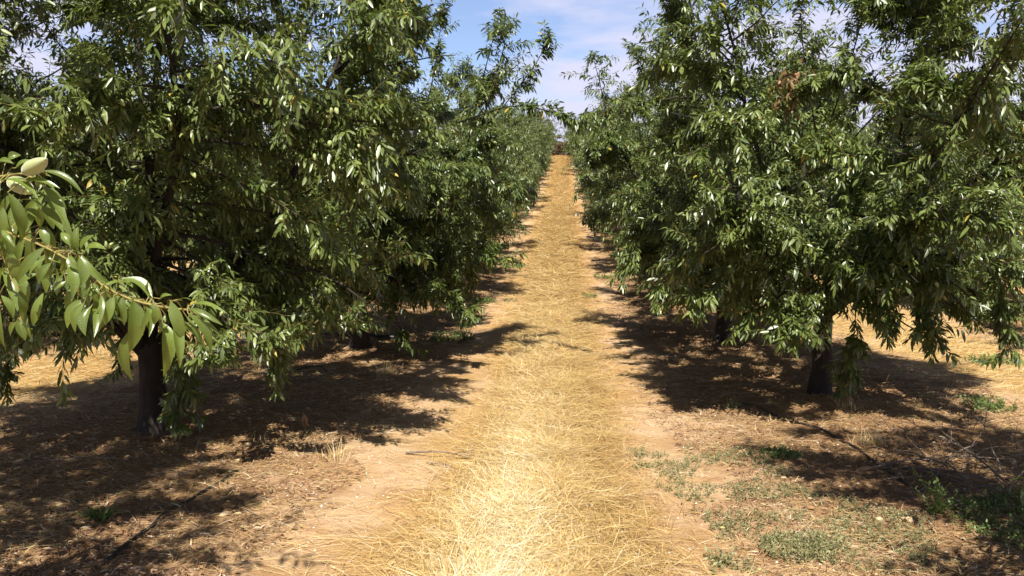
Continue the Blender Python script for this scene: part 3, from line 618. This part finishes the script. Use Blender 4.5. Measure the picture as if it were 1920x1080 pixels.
# ------------------------------------------------------------------ weeds
def weed_mesh(name, cx, cy, rad, n_st, h, ll, rng, spread=1., nlf=9, aspect=.45, up=.8):
    M = n_st; a = rng.random(M) * 6.28; rr_ = rad * np.sqrt(rng.random(M)); X = rr_ * np.cos(a); Y = rr_ * np.sin(a) * spread
    Zg = ground(cx + X, cy + Y) - float(ground(cx, cy))
    D = np.stack([rng.normal(0, .5, M), rng.normal(0, .5, M), np.full(M, up)], 1)
    ST = sweep(np.stack([X, Y, Zg], 1), D, h * rng.uniform(.5, 1.2, M), 5, 1.5, .15, rng)
    t = (np.arange(nlf)[None] + rng.random((M, nlf))) / nlf; P, T = interp_poly(ST, t)
    Rd = unit(rng.normal(0, 1, P.shape)); Df = unit(T * .4 + Rd); Nf = unit(np.array([0, 0, 1.]) + rng.normal(0, .4, P.shape))
    n = M * nlf; Ln = ll * rng.uniform(.5, 1.2, n)
    V, fs, uv, k = leaves_geo(P.reshape(-1, 3), Df.reshape(-1, 3), Nf.reshape(-1, 3), Ln, Ln * aspect, rng, False, .15)
    mb = MB(); mb.add(V, fs, np.repeat(rng.random(n), k)); V, fs = tubes(ST, np.full((M, 5), .0012), 3, False); mb.add(V, fs); return mb.mesh(name, False)
def weed(name, px, py, rad, n_st, h, ll, mat, label, cat, seed, **kw):
    p = gpt(px, py); rng = np.random.default_rng(seed)
    o = link(name, weed_mesh(name, p[0], p[1], rad, n_st, h, ll, rng, **kw), mat); o.location = p; tag(o, label, cat); return o
WG = M_WEED_G; WA = M_WEED
for k, (px, py, rad, ns, h, ll, mt, lab) in enumerate([
    (1500, 1030, .20, 260, .07, .022, WA, 'grey green weed clump near the bottom edge, right of the path'),
    (1465, 852, .14, 110, .05, .022, WG, 'small green weed clump at the edge of the right shadow'),
    (1105, 558, .16, 90, .08, .04, WG, 'low green weed at the right edge of the path in mid distance'),
    (905, 568, .2, 60, .14, .05, WG, 'green weed at the left edge of the path under the left boughs'),
    (845, 640, .35, 90, .13, .05, WG, 'sprawling yellow green weed in the broken shade left of the path'),
    (1000, 520, .3, 80, .06, .03, WA, 'flat grey green weed patch on the left side of the far path'),
    (1860, 680, .3, 90, .10, .04, WG, 'dark weed on the sunlit straw behind the right tree'),
    (1850, 765, .22, 90, .12, .04, WG, 'green weed in the shade band at the right edge'),
    (1130, 520, .25, 70, .07, .04, WG, 'green weed tuft right of the path below the first shade'),
    (1375, 765, .08, 30, .12, .03, WA, 'small leafy stalk plant where the hose leaves the right shade'),
    (960, 165 + 400, .16, 40, .05, .03, WA, 'thin weed patch on the path by the left shade'),
    (1345, 1062, .07, 18, .09, .035, WA, 'pale grey thistle rosette at the bottom edge of the straw')]):
    weed('weed', px, py, rad, ns, h, ll, mt, lab, 'weed', 300 + k)
weed('weed', 1757, 965, .045, 16, .24, .03, WG, 'upright leafy green weed in front of the brush pile', 'weed', 340, up=2.5, nlf=16)
weed('weed', 190, 975, .045, 26, .10, .035, WG, 'spindly green weed in the shade at the lower left beside the hose', 'weed', 341)
# masses of low weeds nobody could count
def weed_mass(name, label, poly, n_st, h, ll, mat, seed, thr=.45):
    rng = np.random.default_rng(seed); c = [gpt(*q)[:2] for q in poly]; c = np.array(c); x = rng.uniform(c[:, 0].min(), c[:, 0].max(), n_st * 3); y = rng.uniform(c[:, 1].min(), c[:, 1].max(), n_st * 3)
    inside = np.zeros(len(x), bool); j = len(c) - 1
    for i in range(len(c)):
        k = (c[i, 1] > y) != (c[j, 1] > y); inside ^= k & (x < (c[j, 0] - c[i, 0]) * (y - c[i, 1]) / (c[j, 1] - c[i, 1] + 1e-9) + c[i, 0]); j = i
    inside &= vnoise(x * 5, y * 5, seed) * .6 + vnoise(x * 13, y * 13, seed) * .4 > thr; x, y = x[inside][:n_st], y[inside][:n_st]; M = len(x)
    D = np.stack([rng.normal(0, .7, M), rng.normal(0, .7, M), np.full(M, .8)], 1)
    ST = sweep(np.stack([x, y, ground(x, y)], 1), D, h * rng.uniform(.4, 1.3, M), 4, 2., .2, rng); nl = 8
    t = (np.arange(nl)[None] + rng.random((M, nl))) / nl; P, T = interp_poly(ST, t); Rd = unit(rng.normal(0, 1, P.shape))
    n = M * nl; Ln = ll * rng.uniform(.5, 1.3, n); V, fs, uv, k = leaves_geo(P.reshape(-1, 3), unit(T * .5 + Rd).reshape(-1, 3), unit(np.array([0, 0, 1.]) + rng.normal(0, .4, P.shape)).reshape(-1, 3), Ln, Ln * .35, rng, False, .1)
    tag(link(name, mesh_np(name, V, fs, np.repeat(rng.random(n), k)), mat), label, 'weeds', kind='stuff')
weed_mass('low_weeds', 'thin grey green low weeds spreading over the soil right of the path', [(1170, 840), (1400, 840), (1560, 930), (1760, 980), (1750, 1079), (1400, 1079), (1300, 960), (1200, 900)], 2400, .045, .018, WA, 401, .50)
weed_mass('ground_cover', 'dark green leafy ground cover in the shade at the right edge', [(1740, 955), (1919, 925), (2100, 960), (2000, 1050), (1900, 1030), (1800, 990)], 750, .06, .026, WG, 402, .3)

# ------------------------------------------------------------------ hoses, brush, stones and small plants
def tube_obj(name, pts, r, mat, label=None, cat=None, group=None, sides=8, n=None, parent=None, wob=0, seed=0):
    pts = np.array(pts, float); n = n or max(8, len(pts) * 6)
    s = np.concatenate([[0], np.cumsum(np.linalg.norm(np.diff(pts, axis=0), axis=1))]); q = np.linspace(0, s[-1], n)
    P = np.stack([np.interp(q, s, pts[:, k]) for k in range(3)], 1)
    P[1:-1] = (P[:-2] + P[1:-1] * 2 + P[2:]) / 4
    if wob: P[1:-1] += np.random.default_rng(seed).normal(0, wob, P[1:-1].shape)
    R_ = r if np.ndim(r) else np.full(n, r); R_ = np.interp(np.linspace(0, 1, n), np.linspace(0, 1, len(R_)), R_)
    V, fs = tubes(P[None], R_[None], sides); rn = np.random.default_rng(seed).random(len(V))
    o = link(name, mesh_np(name, V, fs, rn, True), mat, parent)
    if label: tag(o, label, cat, group)
    return o
def hose_pts(pix, lift=.008):
    out = []; c = [gpt(*q) for q in pix]
    for a, b in zip(c[:-1], c[1:]):
        for t in np.linspace(0, 1, 8)[:-1]: p = a * (1 - t) + b * t; out.append((p[0], p[1], float(ground(p[0], p[1])) + lift))
    return out
tube_obj('irrigation_hose', hose_pts([(445, 885), (400, 915), (330, 950), (290, 985), (240, 1020), (190, 1062)]), .010, M_HOSE, 'black irrigation hose lying on the litter at the lower left', 'hose', n=40)
tube_obj('irrigation_hose', hose_pts([(1385, 752), (1440, 775), (1500, 795), (1545, 808), (1600, 838), (1640, 868), (1700, 912), (1740, 930)]), .010, M_HOSE, 'black irrigation hose running from the right tree to the brush pile', 'hose', n=60)
tube_obj('irrigation_hose', hose_pts([(600, 628), (640, 630), (680, 632), (780, 640)], .03), .035, M_HOSE, 'thick black pipe lying behind the second left trunk', 'pipe', n=30)
p1, p2, p3, p4 = gpt(525, 705), gpt(572, 700), gpt(600, 698), gpt(620, 702)
tube_obj('dripper_pipe', [p1 + [0, 0, .01], p2 + [0, 0, .07], p3 + [0, 0, .08], p4 + [0, 0, .0]], .008, M_HOSE, 'bent black pipe arching just off the shaded ground behind the left trunk', 'pipe', n=24)

def dead_branch(px0, py0, px1, py1, z0, z1, r, seed, label, group=None, nsub=7, mat=None, spread=.5):
    rng = np.random.default_rng(seed); a = gpt(px0, py0); b = gpt(px1, py1); a[2] += z0; b[2] += z1; Lb = np.linalg.norm(b - a)
    tt = np.linspace(0, 1, 12)[:, None]; P = a * (1 - tt) + b * tt; P[:, :2] += np.cumsum(rng.normal(0, .012 * Lb, (12, 2)), 0); P[:, 2] += .05 * Lb * np.sin(math.pi * tt[:, 0]); P -= a
    mb = MB(); V, fs = tubes(P[None], np.linspace(r, r * .4, 12)[None], 6); mb.add(V, fs)
    if nsub:
        t = rng.uniform(.15, .95, (1, nsub)); Ps, Ts = interp_poly(P[None], t); D = unit(Ts[0] + rng.normal(0, spread, (nsub, 3)) + np.array([0, 0, .12]))
        SB = sweep(Ps[0], D, Lb * rng.uniform(.2, .55, nsub), 7, .6, .12, rng); V, fs = tubes(SB, np.linspace(r * .5, r * .2, 7)[None].repeat(nsub, 0), 4); mb.add(V, fs)
        t = rng.uniform(.3, .9, (nsub, 2)); Ps, Ts = interp_poly(SB, t); D = unit(Ts + rng.normal(0, spread, Ts.shape)).reshape(-1, 3)
        S2 = sweep(Ps.reshape(-1, 3), D, Lb * rng.uniform(.08, .25, 2 * nsub), 5, .5, .15, rng); V, fs = tubes(S2, np.full((2 * nsub, 5), r * .18), 3); mb.add(V, fs)
    for q in range(len(mb.V)):
        v = mb.V[q]; g_ = ground(v[:, 0] + a[0], v[:, 1] + a[1]) - a[2] + .002; v[:, 2] = np.maximum(v[:, 2], g_)
    o = link('pruned_branch', mb.mesh('pruned_branch'), mat or M_DEAD); o.location = a; tag(o, label, 'branch', group); return o
GB = 'pruned branches heaped in the brush pile'
LB = 'forked grey brown pruned branch tangled in the brush pile at the right'
for k, q in enumerate([(1880, 915, 1740, 825, .02, .06, .006), (1872, 910, 1640, 880, .02, .02, .008), (1880, 918, 1760, 850, .06, .13, .007), (1610, 885, 1770, 868, .01, .03, .008),
                       (1720, 925, 1830, 850, .01, .10, .006), (1880, 925, 1925, 885, .02, .10, .008), (1875, 915, 1780, 930, .02, .01, .007), (1880, 900, 1830, 820, .05, .16, .006),
                       (1660, 900, 1800, 905, .01, .02, .006), (1900, 880, 1730, 880, .06, .05, .006), (1690, 880, 1860, 940, .02, .02, .006), (1850, 940, 1700, 860, .03, .05, .006)]):
    dead_branch(*q, 500 + k, LB, GB, 6)
dead_branch(1668, 922, 1730, 962, .01, .05, .003, 531, 'thin pale twig bent on the ground left of the upright weed', None, 1)
dead_branch(760, 852, 885, 862, .01, .01, .008, 532, 'pale stripped stick lying on the bare soil left of the path', None, 3)
dead_branch(800, 870, 850, 880, .01, .01, .005, 533, 'short brown twig beside the pale stick left of the path', None, 2)
dead_branch(10, 975 - 100, 300, 870, .01, .01, .004, 534, 'long dry stalk lying across the litter at the left edge', None, 0)
dead_branch(355, 768 + 120, 250, 900, .01, .01, .003, 535, 'thin dry stalk near the top end of the left hose', None, 0)
dead_branch(1330, 920, 1400, 900, .01, .02, .003, 536, 'pale curved twig on the litter at the tip of the right shadow', None, 0)
def stone(px, py, r, label, seed):
    rng = np.random.default_rng(seed); import bmesh
    bm = bmesh.new(); bmesh.ops.create_icosphere(bm, subdivisions=3, radius=1)
    dirs = unit(rng.normal(0, 1, (9, 3))); lv = rng.uniform(.62, .9, 9)
    for v in bm.verts:
        c = np.array(v.co); 
        for dd, l in zip(dirs, lv):
            s = c @ dd
            if s > l: c = c - dd * (s - l)
        c *= 1 + .03 * rng.normal(); v.co = c * r * np.array([1.25, .9, .65])
    me = bpy.data.meshes.new('stone'); bm.to_mesh(me); bm.free()
    a = me.attributes.new('rnd', 'FLOAT', 'POINT'); a.data.foreach_set('value', np.full(len(me.vertices), rng.uniform(.5, .9), np.float32))
    o = link('stone', me, M_GRAVEL); p = gpt(px, py); o.location = (p[0], p[1], p[2] + r * .2); o.rotation_euler = (0, 0, rng.random() * 6); tag(o, label, 'stone', 'stones on the orchard floor')
for k, q in enumerate([(422, 967, .028, 'pale yellow stone right of the left hose'), (391, 968, .022, 'brown stone just beside the left hose'), (442, 757, .07, 'flat pale stone in deep shade right of the left trunk'),
                       (225, 942, .035, 'rounded clod in the shade left of the left hose'), (1702, 977, .03, 'reddish stone below the brush pile on sunlit soil'), (1648, 975, .022, 'tan stone left of the reddish stone near the low weeds'),
                       (1895, 868, .04, 'orange clod at the right edge above the brush'), (30, 925, .03, 'pale clod at the far left in sunlight'), (1766, 823, .03, 'white stone on sunlit soil above the brush pile'),
                       (35, 868, .028, 'small clod on the sunlit litter left of the first trunk')]): stone(*q, 600 + k)
# dry plants
def tuft(name, px, py, n, h, spread, label, cat, seed, w=.003, mn=.4):
    rng = np.random.default_rng(seed); p = gpt(px, py); P = np.stack([rng.normal(0, spread, n), rng.normal(0, spread, n), np.zeros(n)], 1)
    P[:, 2] = ground(p[0] + P[:, 0], p[1] + P[:, 1]) - p[2] - .005
    V, F = blades(P, rng.random(n) * 6.28, rng.uniform(mn, 1.45, n), h * rng.uniform(.4, 1.1, n), np.full(n, w), rng.uniform(-1, 1, n))
    o = link(name, mesh_np(name, V, [F], np.repeat(np.clip(rng.normal(.65, .2, n), 0, 1), 6)), M_STRAW); o.location = p; tag(o, label, cat)
tuft('dry_grass_tuft', 630, 862, 60, .16, .06, 'pale dry grass tuft standing at the edge of the left shadow', 'grass tuft', 701)
tuft('dry_grass_tuft', 1630, 832, 160, .13, .055, 'golden dry grass tuft beside the right hose', 'grass tuft', 702, .0025)
tuft('dry_grass_tuft', 725, 700, 150, .16, .07, 'straw coloured grass tuft in broken shade below the second left trunk', 'grass tuft', 703)
tuft('dry_grass_tuft', 1590, 765, 60, .12, .05, 'reddish dry grass tuft just in front of the right trunk', 'grass tuft', 704)
tuft('dry_grass_tuft', 495, 828, 20, .08, .03, 'tiny dry sprout at the shadow edge right of the left trunk', 'grass tuft', 705)
tuft('dry_stalk', 1657, 738, 2, .24, .004, 'single pale stalk standing right of the right trunk', 'stalk', 706, .0035, 1.35)
def dry_plant(px, py, h, seed, label):
    rng = np.random.default_rng(seed); p = gpt(px, py); mb = MB(); ST = sweep(np.zeros((1, 3)), np.array([[.1, 0, 1.]]), np.array([h]), 6, .3, .08, rng); V, fs = tubes(ST, np.linspace(.004, .002, 6)[None], 5); mb.add(V, fs)
    n = 14; t = rng.uniform(.4, 1, (1, n)); P, T = interp_poly(ST, t); D = unit(rng.normal(0, .5, (n, 3)) + np.array([0, 0, -.8])); Ln = rng.uniform(.03, .06, n)
    V, fs, uv, k = leaves_geo(P[0], D, unit(rng.normal(0, 1, (n, 3))), Ln, Ln * .4, rng, True, .5, .6); mb.add(V, fs, np.repeat(rng.uniform(.6, 1, n), k))
    o = link('withered_plant', mb.mesh('withered_plant', False), M_DRYLEAF); o.location = p; tag(o, label, 'plant')
dry_plant(573, 805, .17, 710, 'small withered yellow plant standing in the left shadow')

# withered cluster high in the right tree
rng = np.random.default_rng(77); c0 = np.array(at(1490, 165, 6.6)) - np.array(eR1.location)
n = 260; P = c0 + rng.normal(0, 1, (n, 3)) * np.array([.07, .06, .07]); D = unit(rng.normal(0, .6, (n, 3)) + np.array([0, 0, -.5])); Ln = rng.uniform(.04, .09, n)
V, fs, uv, k = leaves_geo(P, D, unit(rng.normal(0, 1, (n, 3))), Ln, Ln * .35, rng, True, .5, .6)
link('withered_leaves', mesh_np('withered_leaves', V, fs, np.repeat(rng.random(n) ** 1.6, k)), M_DRYLEAF, eR1)['label'] = 'brown withered leaf cluster'

# ------------------------------------------------------------------ the bough close to the camera (part of the left edge tree)
FG = [   # base px, py; tip px, py; width px; depth offset
 (251,554,242,648,35,0),(264,601,251,704,25,.03),(319,563,343,630,25,-.03),(327,593,336,678,23,-.01),(305,617,306,696,25,.03),(305,605,325,662,18,.01),
 (352,586,393,656,20,-.02),(348,591,387,652,13,.02),(355,573,424,579,10,0),(354,578,416,603,13,-.01),(375,600,414,625,9,.02),(387,612,410,644,10,.03),
 (222,523,284,562,22,0),(286,558,278,523,10,.02),(287,564,292,590,14,0),(332,562,361,564,8,.02),(300,560,322,550,9,.03),(310,590,300,622,12,.03),
 (86,462,34,518,23,-.02),(86,484,55,518,16,.01),(97,492,73,528,21,-.01),(70,514,37,531,17,.02),(88,484,121,492,17,.03),(126,496,134,553,21,-.01),
 (149,480,152,531,25,-.02),(134,498,154,549,16,.02),(152,478,206,526,21,.01),(124,527,107,551,17,.03),(155,475,198,461,18,.01),(144,473,146,420,19,.02),
 (132,462,115,436,17,.01),(169,533,153,557,13,-.01),(175,533,167,566,14,-.02),(179,531,185,609,21,0),(210,557,181,617,24,.01),(214,555,198,605,25,-.02),
 (171,574,161,625,22,-.02),(175,574,176,627,14,.0),(161,559,128,611,21,.02),(159,566,142,617,21,.0),(146,561,132,586,12,.03),(36,543,42,596,27,.1),
 (37,595,47,633,22,.12),(31,603,21,627,15,.12),(50,590,60,630,13,.12),(136,533,124,576,16,.05),(150,470,175,440,15,.04),(190,540,240,528,12,.02),
 (0,337,67,369,24,-.04),(15,360,41,439,31,-.05),(35,375,74,390,16,-.02),(50,391,75,409,17,0),(39,423,38,451,11,.0),(12,406,22,472,23,.01),(6,387,2,443,25,-.03),
 (41,340,109,350,17,-.03),(76,320,152,361,15,0),(80,346,126,415,20,.01),(84,355,101,396,17,.03),(70,385,117,431,21,.02),(47,365,86,365,13,.0),(29,315,60,299,11,.02),
 (-6,305,24,305,15,0),(15,299,38,290,17,.02),(78,425,91,457,19,.02),(72,422,84,464,13,.03),(0,344,2,390,11,-.05),(88,425,103,468,15,.03),(60,395,50,428,15,.02),
 (-5,420,10,480,24,.05),(20,470,30,530,22,.1),(5,500,-2,560,24,.1),(60,440,48,500,20,.08),(95,440,88,490,18,.07),(110,455,120,505,18,.07),(-5,560,8,640,16,.12)]
rng = np.random.default_rng(808); B0 = oL0; DFG = 1.16
def fgp(px, py, d): return at(px, py, d) - B0
def fdep(px): return DFG + .10 * (1 - min(max(px, 0), 350) / 350)
tw_main = [(-3.0 + 3.25, .1, 1.5), (.7, -.1, 1.62), (1.3, -.2, 1.5)] 
TWM = [np.array(q) for q in tw_main] + [fgp(px, py, fdep(px)) for px, py in [(-150, 380), (-60, 408), (0, 430), (60, 452), (102, 470), (128, 480), (165, 518), (185, 532), (209, 552), (240, 562), (275, 571), (325, 582), (352, 581)]]
TWU = [TWM[3]] + [fgp(px, py, fdep(px)) for px, py in [(-60, 335), (0, 331), (46, 325), (80, 345)]]
TWD = [TWM[4]] + [fgp(px, py, fdep(px) + .1) for px, py in [(0, 470), (20, 520), (36, 545), (38, 590), (42, 610)]]
mb = MB()
for tw, r0, r1 in ((TWM, .016, .0016), (TWU, .005, .002), (TWD, .004, .0012)):
    tw = np.array(tw); ss = np.concatenate([[0], np.cumsum(np.linalg.norm(np.diff(tw, axis=0), axis=1))]); q = np.linspace(0, ss[-1], 90)
    Pq = np.stack([np.interp(q, ss, tw[:, k]) for k in range(3)], 1)
    for _ in range(4): Pq[1:-1] = (Pq[:-2] + Pq[1:-1] * 2 + Pq[2:]) / 4
    rq = r1 + (r0 - r1) * np.clip(1 - np.linspace(0, 1.55, 90), 0, 1) ** 1.2; V, fs = tubes(Pq[None], rq[None], 8); mb.add(V, fs)
    if tw is not None and r0 == .016: MAINQ = Pq
ALLQ = np.concatenate([np.array([np.array(a) * (1 - t) + np.array(b) * t for a, b in zip(T_[:-1], T_[1:]) for t in np.linspace(0, 1, 12)]) for T_ in (TWM, TWU, TWD)])
for _ in range(34):                                        # leaves behind, in the bough's own shade
    px, py = rng.uniform(-20, 105), rng.uniform(330, 560); FG.append((px, py, px + rng.normal(0, 22), py + rng.uniform(35, 75), rng.uniform(14, 24), rng.uniform(.10, .30)))
for _ in range(46):                                        # more leaves along the stem itself
    q = TWM[rng.integers(5, len(TWM) - 1)] + B0; px, py, z_ = (float(v) for v in project(q)); px += rng.normal(0, 9); FG.append((px, py, px + rng.normal(6, 20), py + rng.uniform(15, 58), rng.uniform(10, 18), rng.uniform(-.03, .09)))
Pb, Dd, Nn_, Ln_, Wd_ = [], [], [], [], []
for (x0, y0, x1, y1, w, dz) in FG:
    d = fdep(x0) + dz; a = fgp(x0, y0, d); b = fgp(x1, y1, d + rng.normal(0, .012)); D = b - a; l = np.linalg.norm(D); D = D / l
    toc = unit(-(a + B0) + np.array([0, 0, CAM_Z])); nn_ = toc * 1.0 + np.array([0, 0, .75]) + rng.normal(0, .28, 3)
    Pb.append(a); Dd.append(D); Nn_.append(nn_); Ln_.append(l * 1.08); Wd_.append(w / F_PX * d * .94)
    j = np.argmin(np.linalg.norm(ALLQ - a, axis=1)); q = ALLQ[j]
    if np.linalg.norm(q - a) < .09:
        m_ = (q + a) / 2 + np.array([0, 0, .006]); V, fs = tubes(np.array([[q, m_, a, a + D * .01]]), np.array([[.0012, .0009, .0009, .0006]]), 5); mb.add(V, fs)
Pb, Dd, Nn_, Ln_, Wd_ = map(np.array, (Pb, Dd, Nn_, Ln_, Wd_))
V, fs, uv, k = leaves_geo(Pb, Dd, Nn_, Ln_, Wd_, rng, 3, .10, .42)
link('bough', mb.mesh('bough'), M_TWIG_FG, eL0)
of = link('bough_leaves', mesh_np('bough_leaves', V, fs, np.repeat(rng.uniform(.1, .95, len(Pb)), k), True, uv), M_LEAF_NEAR, eL0)
of['label'] = 'large glossy drooping leaves close to the camera'
md = of.modifiers.new('smooth', 'SUBSURF'); md.levels = 1; md.render_levels = 1
M_FUZZ = bpy.data.materials.new('fuzzy almond hull'); nt, N, L = nodes_of(M_FUZZ)
lw = N('ShaderNodeTexNoise', i_Scale=70.0, i_Detail=4.0); tcn = N('ShaderNodeTexCoord'); L(tcn.outputs['Object'], lw.inputs['Vector'])
an = N('ShaderNodeAttribute', attribute_name='rnd'); c1 = ramp_n(N, L, an.outputs['Fac'], [(.2, (.30, .33, .08)), (.8, (.37, .42, .20))]); c2 = mix_n(N, L, ramp_n(N, L, lw.outputs[0], [(.45, 0.), (.7, .5)]), c1, (.34, .36, .12))
pp = N('ShaderNodeBsdfPrincipled', i_Roughness=.85); L(c2, pp.inputs['Base Color']); pp.inputs['Sheen Weight'].default_value = .6
oo = N('ShaderNodeOutputMaterial'); L(pp.outputs[0], oo.inputs[0])
ME_ALM2 = almond_mesh('almond_close')
def fg_almond(px0, py0, px1, py1, d, s):
    a = fgp(px0, py0, d); b = fgp(px1, py1, d - .02); o = link('almond', ME_ALM2, M_FUZZ, eL0); o.location = a
    o.rotation_euler = Vector(b - a).to_track_quat('Z', 'Y').to_euler(); l = np.linalg.norm(b - a) / .043; o.scale = (s * l, s * l, l); o['label'] = 'fuzzy pale green almond close to the camera'
fg_almond(45, 325, 88, 297, 1.22, .80); fg_almond(18, 336, 62, 362, 1.31, .9)
